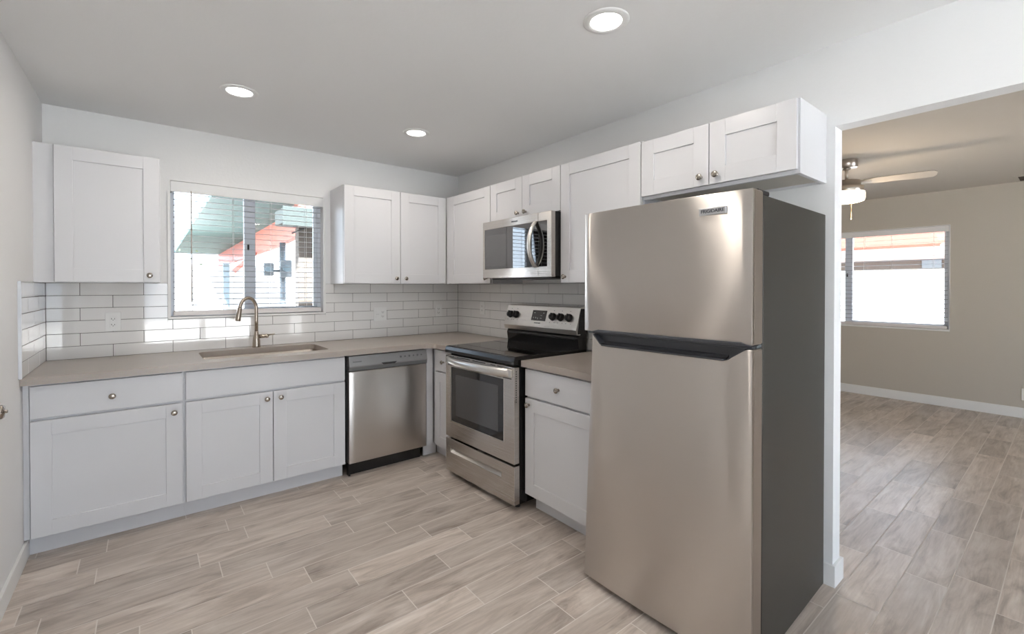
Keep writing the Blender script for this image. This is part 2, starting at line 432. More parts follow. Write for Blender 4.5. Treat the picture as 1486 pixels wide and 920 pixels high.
lw_, lh_ = LY1-LY0, LZ1-LZ0
win = window('window_2', lw_, lh_, .74, .08); win.location = (LX, LY1, LZ0); win.rotation_euler = (0, 0, R(-90))
b = nb()
box(b, LX-.012, LX+.075, LY0, LY1, LZ0-.012, LZ0+.008, .001); box(b, LX-.002, LX+.075, LY0, LY0+.006, LZ0, LZ1); box(b, LX-.002, LX+.075, LY1-.006, LY1, LZ0, LZ1)
box(b, LX-.002, LX+.075, LY0, LY1, LZ1-.006, LZ1)
struct('trim_2', b, 'trimw')
# stile of window_2 seen near the left: local x = LY1 - y
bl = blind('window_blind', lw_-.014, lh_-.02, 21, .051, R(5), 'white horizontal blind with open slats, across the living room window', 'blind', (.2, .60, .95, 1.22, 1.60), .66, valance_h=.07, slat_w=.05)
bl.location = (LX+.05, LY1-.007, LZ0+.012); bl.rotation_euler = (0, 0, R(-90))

# unseen sliding doors added behind the camera (frames only, they light the rooms)
for i, (a, c) in enumerate(((-2.5, -.6), (1.7, 3.5))):
    b = nb(); f = .05
    box(b, a, a+f, FY-.1, FY-.03, 0, 2.07); box(b, c-f, c, FY-.1, FY-.03, 0, 2.07); box(b, a, c, FY-.1, FY-.03, 2.02, 2.07); box(b, a, c, FY-.1, FY-.03, 0, .04)
    box(b, (a+c)/2-.035, (a+c)/2+.035, FY-.1, FY-.03, .04, 2.02)
    o = obj('door_%d' % (i+2), b, 'trimw'); o['kind'] = 'structure'
    g = nb(); box(g, a+f, c-f, FY-.068, FY-.062, .04, 2.02); obj('pane', g, 'glass', o)

b = nb(); f = .05  # added opening out of view, lets more daylight in from the left
for a, c, z0, z1 in ((-6.6, -6.55, .15, 2.2), (-5.15, -5.1, .15, 2.2), (-6.55, -5.15, .15, .20), (-6.55, -5.15, 2.15, 2.2), (-5.88, -5.82, .20, 2.15)): box(b, XL-.10, XL-.03, a, c, z0, z1)
o = obj('added_side_window', b, 'trimw'); o['kind'] = 'structure'
g = nb(); box(g, XL-.068, XL-.062, -6.55, -5.15, .20, 2.15); obj('pane', g, 'glass', o)

# interior door on the left wall, only its knob reaches into the picture
b = nb(); DX = XL-.045
box(b, DX, DX+.035, -2.165, -1.35, .008, 2.045, .002)
dr = obj('door_1', b, 'doorw'); dr['kind'] = 'structure'
for q0, q1 in ((.2, .95), (1.1, 1.9)):
    pb = nb(); box(pb, DX+.035, DX+.039, -2.03, -1.49, q0, q1, .0015); obj('door_panel', pb, 'doorw', dr)
kb = nb()
KM = Matrix.Translation((DX+.035, -1.412, .90)) @ Matrix.Rotation(R(90), 4, 'Y')
lathe(kb, [(0, 0), (.032, 0), (.033, .004), (.028, .008), (.013, .012), (.012, .034), (.016, .040), (.0255, .048), (.0275, .060), (.0255, .076), (.022, .081), (.006, .083), (.006, .0885), (.0045, .0905), (0, .091)], 32, KM)
obj('door_handle', kb, 'nickel', dr, label='round satin nickel privacy knob')
b = nb(); box(b, XL-.002, XL+.012, -1.345, -1.285, 0, 2.11, .002); box(b, XL-.002, XL+.012, -2.23, -2.17, 0, 2.11, .002); box(b, XL-.002, XL+.012, -2.17, -1.345, 2.05, 2.11, .002)
struct('trim_3', b, 'trimw')

# ------------------------------------------------------------------ tile backsplash
TH, TW, GR = .078, .3067, .0013; TZ = .914; TT = .010
def tiles(bm, wall, a0, a1, phase, rows, hole=None):
    """subway tiles on one wall between a0..a1 (world x or -y), phase = a joint of the odd rows"""
    for r in range(rows):
        z0 = TZ+r*TH; z1 = z0+TH
        ph = phase+(TW/2 if r % 2 else 0)
        k = math.floor((a0-ph)/TW)-1
        while ph+k*TW < a1:
            s, e = max(ph+k*TW, a0), min(ph+(k+1)*TW, a1); k += 1
            if e-s < .008: continue
            spans = [(s, e, z0, z1)]
            if hole and z1 > hole[2]+.004:
                hz = hole[2]
                spans = []
                if z0 < hz-.004 and e > hole[0] and s < hole[1]:
                    # a row the opening cuts into: keep what is below it
                    mid_s, mid_e = max(s, hole[0]), min(e, hole[1])
                    spans.append((mid_s, mid_e, z0, hz))
                if s < hole[0]: spans.append((s, min(e, hole[0]), z0, z1))
                if e > hole[1]: spans.append((max(s, hole[1]), e, z0, z1))
            for s2, e2, q0, q1 in spans:
                if e2-s2 < .006 or q1-q0 < .006: continue
                A, B_, C_, D_ = s2+(GR if s2 == s else 0), e2-(GR if e2 == e else 0), q0+GR, q1-GR
                if wall == 'back': box(bm, A, B_, -TT, -.002, C_, D_, .0008)
                elif wall == 'left': box(bm, XL+.002, XL+TT, -B_, -A, C_, D_, .0008)
                else: box(bm, -TT, -.002, -B_, -A, C_, D_, .0008)
HOLE = (WX0-.011, WX1+.011, WZ0-.006)
GP = 'white subway tile backsplashes'
b = nb(); tiles(b, 'back', XL+TT, -TT, -.135-.0, 6, HOLE)
g = nb(); box(g, XL+.001, HOLE[0], -.0085, -.0002, TZ, TZ+6*TH); box(g, HOLE[0], HOLE[1], -.0085, -.0002, TZ, HOLE[2]); box(g, HOLE[1], -.001, -.0085, -.0002, TZ, TZ+6*TH)
o = obj('tile_backsplash', b, 'tile'); tag(o, 'white subway tile backsplash on the window wall, surrounding the blind', 'backsplash', GP); obj('grout', g, 'grout', o, label='dark grey grout')
b = nb(); tiles(b, 'right', TT, 2.39, .0895+TW/2, 6)
g = nb(); box(g, -.0085, -.0002, -2.39, -.0002, TZ, TZ+6*TH)
o = obj('tile_backsplash', b, 'tile'); tag(o, 'white subway tile backsplash on the wall behind the electric range', 'backsplash', GP); obj('grout', g, 'grout', o, label='dark grey grout')
b = nb(); tiles(b, 'left', TT, .697, .22, 6)
g = nb(); box(g, XL+.0002, XL+.0085, -.697, -.0002, TZ, TZ+6*TH)
o = obj('tile_backsplash', b, 'tile'); tag(o, 'short white subway tile return on the left side wall, at the counter end', 'backsplash', GP); obj('grout', g, 'grout', o, label='dark grey grout')
b2 = nb(); box(b2, XL+.0002, XL+.0125, -.709, -.698, TZ, TZ+6*TH+.003, .001); obj('edge_trim', b2, 'vinyl', o, label='thin white edge strip')

# ------------------------------------------------------------------ cabinets
# local frame of a cabinet: x across as seen from the front, y into the wall (0 = door face), z up
DT = .019
def shaker(name, parent, x0, x1, z0, z1, knob=None, rail=.076):
    bm = nb()
    for a, c, d, e in ((x0, x0+rail, z0, z1), (x1-rail, x1, z0, z1), (x0+rail, x1-rail, z0, z0+rail), (x0+rail, x1-rail, z1-rail, z1)):
        box(bm, a, c, 0, DT, d, e, .0009)
    box(bm, x0+rail-.004, x1-rail+.004, .0085, .016, z0+rail-.004, z1-rail+.004)
    o = obj(name, bm, 'cab', parent)
    if knob: add_knob(o, *knob)
    return o
def slab(name, parent, x0, x1, z0, z1, knob=None):
    bm = nb(); box(bm, x0, x1, 0, DT, z0, z1, .0012)
    o = obj(name, bm, 'cab', parent)
    if knob: add_knob(o, *knob)
    return o
KNOB_ME = None
def add_knob(parent, x, z):
    global KNOB_ME
    if KNOB_ME is None:
        bm = nb()
        lathe(bm, [(0, 0), (.0085, 0), (.0085, .002), (.0062, .004), (.0058, .012), (.0105, .0165), (.0150, .019), (.0156, .0225), (.0145, .0255), (.011, .0278), (.0055, .0288), (0, .029)], 28, Matrix.Rotation(R(90), 4, 'X'))
        KNOB_ME = bpy.data.meshes.new('knob'); bm.to_mesh(KNOB_ME); bm.free(); KNOB_ME.materials.append(M['nickel'])
    k = bpy.data.objects.new('knob', KNOB_ME); COL.objects.link(k); k.parent = parent; k.location = (x, 0, z); k['label'] = 'round satin nickel knob'
    return k
def carcass(parent, x0, x1, z0, z1, depth, mats=('cab', 'cab_in')):
    bm = nb(); T = .018
    y0 = DT+.002; y1 = depth
    box(bm, x0, x0+T, y0, y1, z0, z1, .0008); box(bm, x1-T, x1, y0, y1, z0, z1, .0008)
    box(bm, x0+T, x1-T, y0, y1, z1-T, z1); box(bm, x0+T, x1-T, y0+.02, y1, z0+.012, z0+.03, mi=1)
    box(bm, x0+T, x1-T, y1-.008, y1, z0, z1)
    # face frame
    box(bm, x0+T, x0+.04, y0, y0+.019, z0, z1); box(bm, x1-.04, x1-T, y0, y0+.019, z0, z1)
    box(bm, x0+.04, x1-.04, y0, y0+.019, z0, z0+.038); box(bm, x0+.04, x1-.04, y0, y0+.019, z1-.038, z1)
    return obj('body', bm, list(mats), parent)
UZ0, UZ1 = 1.382, 2.149
LEFT_R = R(-90)
# upper cabinets ------------------------------------------------
GU = 'white shaker upper cabinets'
def upper(label, loc, rz, w, z0, z1, doors, depth=.33, filler=None):
    t = thing('upper_cabinet', label, 'cabinet', loc, rz, GU)
    carcass(t, 0, w, z0, z1, depth-.0005)
    for d in doors: shaker('door', t, *d)
    if filler:
        bm = nb(); box(bm, *filler, .0008) if len(filler) == 6 else None
        obj('filler_strip', bm, 'cab', t)
    return t
FU = -.33
# left of the window: one door, filler to the wall
t = upper('white shaker upper cabinet left of the window, one door with knob at right', (-2.820, FU, 0), 0, .468, UZ0, UZ1, [(.003, .463, UZ0+.004, UZ1-.004, (.415, UZ0+.045))], filler=(XL+2.820, -.0005, .022, .040, UZ0, UZ1))
# two doors right of the window
upper('white shaker upper cabinet with two tall doors, right of the window', (-1.235, FU, 0), 0, .9045, UZ0, UZ1, [(.003, .4635, UZ0+.004, UZ1-.004, (.427, UZ0+.045)), (.4685, .9045-.004, UZ0+.004, UZ1-.004, (.511, UZ0+.045))])
# right wall run: local x = -y
def ru(label, ya, yb, z0, z1, doors, depth=.33, filler=None):
    return upper(label, (FU, ya, 0), LEFT_R, ya-yb, z0, z1, doors, depth, filler)
t = ru('white shaker upper cabinet in the room corner, single door left of the microwave', -.3735, -.9945, UZ0, UZ1, [(.003, .618, UZ0+.004, UZ1-.004, (.575, UZ0+.042))], filler=(-.044, -.0005, .003, .021, UZ0, UZ1))
ru('short white two-door upper cabinet directly above the microwave', -.9952, -1.7655, 1.848, UZ1, [(.002, .3835, 1.852, UZ1-.004, (.343, 1.887)), (.3865, .768, 1.852, UZ1-.004, (.427, 1.887))])
ru('white shaker upper cabinet between microwave and refrigerator, one tall door', -1.7662, -2.3805, UZ0, UZ1, [(.003, .611, UZ0+.004, UZ1-.004, (.045, UZ0+.040))])
RZ0 = 1.828
ru('short white two-door upper cabinet above the refrigerator, with its side showing', -2.3812, -3.146, RZ0, 2.140, [(.003, .3805, RZ0+.016, 2.136, (.343, RZ0+.056)), (.3845, .757, RZ0+.016, 2.136, (.421, RZ0+.056))])

# base cabinets -------------------------------------------------
GB = 'white shaker base cabinets'
BF = -.635; BZ0, BZ1 = .100, .876
def base(label, loc, rz, w, parts, kick=(0, 0), filler=None, depth=.634):
    t = thing('base_cabinet', label, 'cabinet', loc, rz, GB)
    bm = nb(); T = .018; y0 = DT+.002; y1 = depth-.001
    box(bm, 0, T, y0, y1, BZ0, BZ1-.001, .0008); box(bm, w-T, w, y0, y1, BZ0, BZ1-.001, .0008)
    box(bm, T, w-T, y0, y1, BZ0, BZ0+T); box(bm, T, w-T, y1-.008, y1, BZ0, BZ1-.001)
    box(bm, T, .04, y0, y0+.019, BZ0, BZ1-.001); box(bm, w-.04, w-T, y0, y0+.019, BZ0, BZ1-.001)
    box(bm, .04, w-.04, y0, y0+.019, BZ0, BZ0+.035); box(bm, .04, w-.04, y0, y0+.019, BZ1-.036, BZ1-.001); box(bm, .04, w-.04, y0, y0+.019, .672, .71)
    obj('body', bm, 'cab', t)
    bm = nb(); box(bm, kick[0], w+kick[1], .075, .090, 0.001, BZ0-.0005); obj('toe_kick', bm, 'cab', t)
    for kind, *a in parts:
        if kind == 'door': shaker('door', t, *a)
        elif kind == 'drawer': slab('drawer', t, *a)
        else: slab('false_front', t, *a)
    if filler:
        bm = nb(); box(bm, *filler, .0008); obj('filler_strip', bm, 'cab', t)
    return t
base('white base cabinet at the left wall, one wide drawer over one wide door', (-2.878, BF, 0), 0, .6235,
     [('drawer', .004, .615, .701, .862, (.312, .775)), ('door', .004, .615, .106, .687, (.577, .640))], kick=(-.022, 0), filler=(-.0225, -.0005, .020, .038, BZ0, BZ1-.001))
base('white sink base cabinet, two doors below a plain wide front panel', (-2.254, BF, 0), 0, .925,
     [('false', .008, .921, .701, .862), ('door', .008, .4625, .106, .687, (.428, .645)), ('door', .4665, .921, .106, .687, (.508, .645))])
# corner: filler panel right of the dishwasher and the narrow cabinet left of the range
t = base('narrow white corner base cabinet squeezed between dishwasher and range', (BF, -.662, 0), LEFT_R, .304,
         [('drawer', .003, .300, .701, .862, (.143, .775)), ('door', .003, .300, .106, .687)], kick=(-.10, 0))
b = nb(); box(b, -.100, -.0005, .021, .040, BZ0, BZ1-.001); obj('filler_strip', b, 'cab', t)
b = nb(); box(b, -.048, -.029, -.0555, -.0005, BZ0, BZ1-.001, .0008); obj('filler_strip', b, 'cab', t, label='upright white filler beside the dishwasher')
b = nb(); box(b, -.100, -.086, -.056, .060, .001, BZ0-.0005); obj('toe_kick', b, 'cab', t)
base('white base cabinet between range and refrigerator, one drawer over one door', (BF, -1.770, 0), LEFT_R, .610,
     [('drawer', .004, .606, .701, .862, (.290, .781)), ('door', .004, .606, .106, .687, (.040, .650))], kick=(.02, 0))

# ------------------------------------------------------------------ countertops
CT0, CT1 = .8765, .914; CD = .683; CDR = .662
def rrect(x0, x1, y0, y1, r, n=6):
    P = []
    for cx, cy, a in ((x1-r, y1-r, 0), (x0+r, y1-r, 90), (x0+r, y0+r, 180), (x1-r, y0+r, 270)):
        for k in range(n+1):
            q = R(a+90*k/n); P.append((cx+r*math.cos(q), cy+r*math.sin(q)))
    return P
SK = (-2.150, -1.405, -.545, -.135)
def counter_L():
    bm = nb()
    r = .075
    outline = [(XL+.001, -.001), (XL+.001, -CD)]
    cx, cy = -CDR-r, -CD-r
    for k in range(9):
        q = R(90-90*k/8); outline.append((cx+r*math.cos(q), cy+r*math.sin(q)))
    outline += [(-CDR, -.968), (-.001, -.968), (-.001, -.001)]
    hole = rrect(*SK, .045)
    def ring(pts, z): return [bm.verts.new((x, y, z)) for x, y in pts]
    ot, ob, ht, hb = ring(outline, CT1), ring(outline, CT0), ring(hole, CT1), ring(hole, CT0)
    for o_, h_ in ((ot, ht), (ob, hb)):
        es = [bm.edges.new((L[k], L[(k+1) % len(L)])) for L in (o_, h_) for k in range(len(L))]
        bmesh.ops.triangle_fill(bm, use_beauty=True, use_dissolve=False, edges=es)
    for U, D in ((ot, ob), (ht, hb)):
        for k in range(len(U)):
            bm.faces.new((U[k], U[(k+1) % len(U)], D[(k+1) % len(U)], D[k]))
    bmesh.ops.recalc_face_normals(bm, faces=bm.faces[:])
    ed = [e for e in bm.edges if len(e.link_faces) == 2 and abs(e.verts[0].co.z-CT1) < 1e-5 and abs(e.verts[1].co.z-CT1) < 1e-5 and e.calc_face_angle(0) > 1]
    bmesh.ops.bevel(bm, geom=ed, offset=.0022, segments=2, affect='EDGES', profile=.5)
    return bm
o = obj('countertop', counter_L(), 'counter'); tag(o, 'taupe quartz L-shaped countertop running below the window into the corner', 'countertop', 'taupe countertops')
b = nb(); box(b, -CDR, -.001, -2.395, -1.7665, CT0, CT1, .0018, seg=2)
o = obj('countertop', b, 'counter'); tag(o, 'short taupe quartz countertop piece between the range and refrigerator', 'countertop', 'taupe countertops')

# sink
def build_sink():
    x0, x1, y0, y1 = SK
    bm = nb(); zt = CT0-.0008; rings = []
    for ins, z, r in ((-.012, zt, .055), (.0, zt, .045), (.004, zt-.004, .045), (.010, .76, .05), (.016, .715, .055), (.045, .693, .06), (.30*.5, .688, .05)):
        P = rrect(x0+ins, x1-ins, y0+ins, y1-ins, r); rings.append([bm.verts.new((x, y, z)) for x, y in P])
    for a, c in zip(rings, rings[1:]):
        for k in range(len(a)):
            f = bm.faces.new((a[k], a[(k+1) % len(a)], c[(k+1) % len(a)], c[k])); f.smooth = True
    bm.faces.new(rings[-1])
    bmesh.ops.recalc_face_normals(bm, faces=bm.faces[:])
    o = obj('sink', bm, 'sinkst'); tag(o, 'undermount stainless steel sink basin set into the taupe countertop', 'sink')
    d = nb(); lathe(d, [(0, .6895), (.030, .6895), (.034, .6915), (.043, .692), (.045, .690), (.045, .6885)], 32, Matrix.Translation((-1.62, -.33, 0))); obj('drain', d, 'nickel', o)
build_sink()

# faucet
def build_faucet():
    t = thing('faucet', 'brushed nickel gooseneck pull-down faucet standing behind the sink', 'faucet', (-1.792, -.085, CT1), R(0))
    b = nb(); lathe(b, [(0, 0), (.0265, 0), (.0272, .004), (.0262, .012), (.0245, .045), (.0215, .075), (.0160, .095), (.0132, .112), (.0125, .12), (0, .12)], 36); obj('base', b, 'faucet', t)
    a = R(206)                      # spout points to the front left
    d = Vector((math.cos(a), math.sin(a), 0)); rr = .062
    pts = [Vector((0, 0, .115)), Vector((0, 0, .20)), Vector((0, 0, .285))]
    for k in range(1, 15):
        q = R(180*k/15*1.0); pts.append(Vector((0, 0, .285))+d*(rr-rr*math.cos(q))+Vector((0, 0, rr*1.25*math.sin(q))))
    e = pts[-1]; dn = (pts[-1]-pts[-2]).normalized()
    b = nb(); pts2 = pts+[e+dn*.012]
    tube(b, pts2, .0118, 20); obj('spout', b, 'faucet', t)
    s0 = pts2[-1]; dn = Vector((d.x*.16, d.y*.16, -1)).normalized()
    b = nb(); tube(b, [s0-dn*.004, s0, s0+dn*.004, s0+dn*.05, s0+dn*.085, s0+dn*.09], [.0125, .0145, .0148, .0165, .0178, .0150], 20); obj('spray_head', b, 'faucet', t)
    b = nb(); h0 = Vector((.018, 0, .078))
    tube(b, [h0, h0+Vector((.036, -.002, .001)), h0+Vector((.040, -.002, .001))], [.0145, .0138, .012], 20)
    tube(b, [h0+Vector((.038, -.002, .001)), h0+Vector((.044, -.002, .001)), h0+Vector((.058, -.002, .001)), h0+Vector((.062, -.002, .001))], [.011, .0142, .0142, .012], 20)
    tube(b, [h0+Vector((.048, -.004, .006)), h0+Vector((.075, -.03, .012)), h0+Vector((.092, -.05, .014))], [.006, .005, .0045], 12)
    obj('handle', b, 'faucet', t)
build_faucet()

# ------------------------------------------------------------------ dishwasher
def build_dishwasher():
    x0, x1 = -1.3175, -.6925; w = x1-x0
    t = thing('dishwasher', 'stainless steel dishwasher with grey control strip, right of the sink cabinet', 'dishwasher', (x0, -.64, 0))
    b = nb(); box(b, .006, w-.004, .045, .60, .095, .862); box(b, .004, w-.004, .04, .06, .862, .870); obj('body', b, 'blkp', t)
    b = nb()   # control strip: leaning top face, darker lip under it
    prism(b, [(.0, .856), (.0, .862), (.045, .862), (.045, .77), (-.006, .77), (-.014, .792)], .010, w-.003, plane='yz', bev=.001)
    cs = obj('control_panel', b, 'dwstrip', t)
    b = nb(); prism(b, [(-.0125, .790), (-.0055, .757), (.04, .757), (.04, .79)], .0095, w-.0025, plane='yz'); obj('handle_lip', b, 'dwstrip2', cs)
    b = nb(); prism(b, [(.245, .799), (.365, .799), (.350, .785), (.262, .785)], -.0185, .0, bev=.001); obj('handle_pocket', b, 'slot', cs)
    b = text_bm('FRIGIDAIRE', .0115); bmesh.ops.transform(b, matrix=Matrix.Translation((.068, -.0090, .822)) @ Matrix.Rotation(R(-77-0), 4, 'X').inverted() @ Matrix.Diagonal((1.1, 1, 1, 1)), verts=b.verts[:]); obj('lettering', b, 'ink', cs)
    for k, x in enumerate((.40, .435, .47, .505, .54, .572)):
        b = nb(); q = nb(); lathe(q, [(0, 0), (.006 if k % 2 else .008, 0), (.006, .001), (0, .001)], 14); bmesh.ops.transform(q, matrix=Matrix.Translation((x, -.0085, .828)) @ Matrix.Rotation(R(77), 4, 'X'), verts=q.verts[:]); join(b, q); obj('button', b, 'dwstrip2', cs)
    b = nb(); prism(b, [(.011, .098), (w-.004, .098), (w-.004, .752), (.011, .752)], 0, .045, bev=.003, bow=.0015, cuts=14); obj('door', b, 'steel_dw', t)
    b = nb(); box(b, .018, w-.03, .058, .075, .001, .094); box(b, .018, .03, .03, .06, .001, .094); obj('toe_kick', b, 'blk', t)
build_dishwasher()

# ------------------------------------------------------------------ electric range
def build_range():
    # local x across (viewer's left to right), y into wall; origin at front left foot
    t = thing('electric_range', 'freestanding stainless electric range with black glass cooktop and five knobs', 'range', (-.732, -1.000, 0), R(-90+2.1))
    w = .756; D = .70
    b = nb(); box(b, .003, w-.003, .045, D-.03, .035, .885); box(b, w-.006, w-.001, .06, D-.06, .10, .60, .002); obj('body', b, 'blk', t)
    b = nb()
    for x, y in ((.045, .07), (w-.05, .07), (.045, D-.09), (w-.05, D-.09)):
        f = nb(); cyl(f, .017, .0005, .036, 16, Matrix.Translation((x, y, 0)), 0); f_ = obj('foot', f, 'blkp', t)
    b.free()
    b = nb(); prism(b, [(-.004, .888), (-.006, .905), (.004, .929), (.012, .932), (D-.10, .932), (D-.10, .884), (.0, .884)], -.001, w+.001, plane='yz', bev=.0015); obj('cooktop_frame', b, 'blk', t)
    b = nb(); box(b, .012, w-.012, .018, D-.105, .9318, .9345, .001); obj('cooktop', b, 'cooktop', t, label='black ceramic glass cooktop')
    # backguard
    b = nb(); prism(b, [(D-.112, .932), (D-.122, 1.0), (D-.108, 1.03), (D-.108, 1.06), (D-.04, 1.20), (D-.035, 1.206), (D-.032, .90), (D-.105, .90)], .004, w-.004, plane='yz', bev=.001); bg_ = obj('backguard', b, 'blk', t)
    b = nb(); box(b, .03, w-.02, D-.1265, D-.12, .992, .998, .001); obj('backguard_rib', b, 'blkp', bg_)
    ch = nb()   # slanted steel console: lower lip then face
    P = [(D-.142, 1.030), (D-.148, 1.062), (D-.088, 1.215), (D-.080, 1.218), (D-.095, 1.17), (D-.135, 1.03)]
    prism(ch, [(D-.137, 1.026), (D-.150, 1.060), (D-.100, 1.212), (D-.088, 1.216), (D-.040, 1.216), (D-.040, 1.20), (D-.105, 1.026)], -.004, w+.004, plane='yz', bev=.0015)
    con = obj('console', ch, 'steel_lt', t, label='stainless control console')
    b = nb(); prism(b, [(D-.132, 1.034), (D-.098, 1.206), (D-.036, 1.206), (D-.036, 1.034)], w+.004, w+.012, plane='yz', bev=.001); obj('console_end_cap', b, 'blk', con)
    ang = math.atan2(.05, .152)         # lean of the face
    face = Matrix.Translation((0, D-.150, 1.060)) @ Matrix.Rotation(-ang, 4, 'X')    # z runs up the face, -y out of it
    def onface(bm): bmesh.ops.transform(bm, matrix=face, verts=bm.verts[:]); return bm
    b = nb(); box(b, .300, .450, -.0018, .004, .048, .128, .001); dsp = obj('display', onface(b), 'oglass', con)
    for x, z, w2, h2 in ((.325, .108, .016, .006), (.42, .108, .012, .005), (.322, .070, .010, .010), (.345, .070, .010, .010), (.368, .066, .006, .014), (.40, .088, .02, .002), (.40, .068, .018, .003)):
        b = nb(); box(b, x-w2/2, x+w2/2, -.0022, -.0016, z-h2/2, z+h2/2); obj('display_mark', onface(b), 'inkl', dsp)
    lt = text_bm('FRIGIDAIRE', .013)
    bmesh.ops.transform(lt, matrix=face @ Matrix.Translation((.372, -.0006, .030)) @ Matrix.Rotation(R(90), 4, 'X'), verts=lt.verts[:]); obj('lettering', lt, 'ink', con)
    for x in (.055, .122, .520, .598, .676):
        b = nb()
        lathe(b, [(0, 0), (.029, 0), (.029, .004), (.0255, .006), (.0245, .022), (.0225, .026), (0, .026)], 28, Matrix.Translation((x, 0, .085)) @ Matrix.Rotation(R(90), 4, 'X'))
        box(b, x-.0045, x+.0045, -.036, -.020, .062, .108, .002)
        kn = obj('knob', onface(b), 'blkp', con)
        b = nb(); box(b, x-.0012, x+.0012, -.0368, -.0358, .090, .106); obj('pointer', onface(b), 'inkl', kn)
    for x in (.055, .122, .520, .598, .676):
        for dx, dz in ((0, .047), (-.022, -.042), (.022, -.042)):
            b = nb(); box(b, x+dx-.004, x+dx+.004, -.0006, .0004, .085+dz-.002, .085+dz+.002); obj('dial_mark', onface(b), 'meter', con)
    # oven door with window opening
    dz0, dz1 = .286, .872; wx0, wx1, wz0, wz1 = .072, .655, .405, .790
    b = nb()
    box(b, .002, wx0, 0, .042, dz0, dz1, .002); box(b, wx1, w-.002, 0, .042, dz0, dz1, .002)
    box(b, wx0-.003, wx1+.003, 0, .042, dz0, wz0, .002); box(b, wx0-.003, wx1+.003, 0, .042, wz1, dz1, .002)
    dr_ = obj('oven_door', b, 'steel', t)
    b = nb(); box(b, wx0-.004, wx1+.004, .003, .008, wz0-.004, wz1+.004); gl = obj('oven_window', b, 'oglass', dr_, label='black glass oven window')
    b = nb(); box(b, wx0+.055, wx1-.055, .0020, .0032, wz0+.045, wz1-.05); obj('window_screen', b, 'oscreen', gl)
    b = nb(); fz = .0
    for a, c, d_, e in ((wx0-.004, wx0, wz0-.004, wz1+.004), (wx1, wx1+.004, wz0-.004, wz1+.004), (wx0, wx1, wz0-.004, wz0), (wx0, wx1, wz1, wz1+.004)): box(b, a, c, -.001, .003, d_, e)
    obj('window_bead', b, 'steel_lt', dr_)
    # vent slots above and below the handle
    for z, q in ((.8635, ((.06, .10), (.16, .03), (.24, .12), (.40, .14), (.55, .05), (.66, .13))), (.800, ((.05, .04), (.60, .05), (.69, .08)))):
        for x, l in q:
            b = nb(); box(b, x-l/2, x+l/2, -.0008, .001, z-.0025, z+.0025); obj('vent_slot', b, 'slot', dr_)
    b = nb()
    for k in range(14): box(b, w-.0025, w-.0012, .014, .020, .66+k*.014, .667+k*.014)
    obj('side_vent', b, 'slot', dr_)
    # broad bowed band handle
    b = nb(); n = 24; rows = []
    for k in range(n+1):
        s = -1+2*k/n; x = .02+(w-.055)*(k/n); out_ = -.056*(1-abs(s)**2.6)-.004
        zc = .832; hh = .027
        rows.append([b.verts.new((x, out_+.014, zc-hh)), b.verts.new((x, out_+.002, zc-hh*.9)), b.verts.new((x, out_-.006, zc-hh*.3)), b.verts.new((x, out_-.004, zc+hh*.5)), b.verts.new((x, out_+.004, zc+hh)), b.verts.new((x, out_+.014, zc+hh))])
    for a, c in zip(rows, rows[1:]):
        for j in range(6): f = b.faces.new((a[j], a[(j+1) % 6], c[(j+1) % 6], c[j])); f.smooth = True
    b.faces.new(rows[0]); b.faces.new(rows[-1][::-1])
    box(b, .010, .04, -.012, .0, .812, .856, .002); box(b, w-.055, w-.02, -.012, .0, .812, .856, .002)
    bmesh.ops.recalc_face_normals(b, faces=b.faces[:])
    obj('handle', b, 'steel_lt', dr_, label='broad bowed steel handle')
    # storage drawer with a scooped slot
    z0, z1 = .038, .272; sx0, sx1, sz0, sz1 = .062, .632, .176, .208
    b = nb()
    box(b, .002, sx0, .0, .045, z0, z1, .002); box(b, sx1, w-.002, .0, .045, z0, z1, .002)
    box(b, sx0-.003, sx1+.003, 0, .045, z0, sz0, .002); box(b, sx0-.003, sx1+.003, 0, .045, sz1, z1, .002)
    sd = obj('storage_drawer', b, 'steel', t)
    b = nb(); prism(b, [(.001, sz0), (.034, sz1), (.040, sz1), (.040, sz0)], sx0, sx1, plane='yz'); obj('scoop_handle', b, 'steel_lt', sd)
build_range()

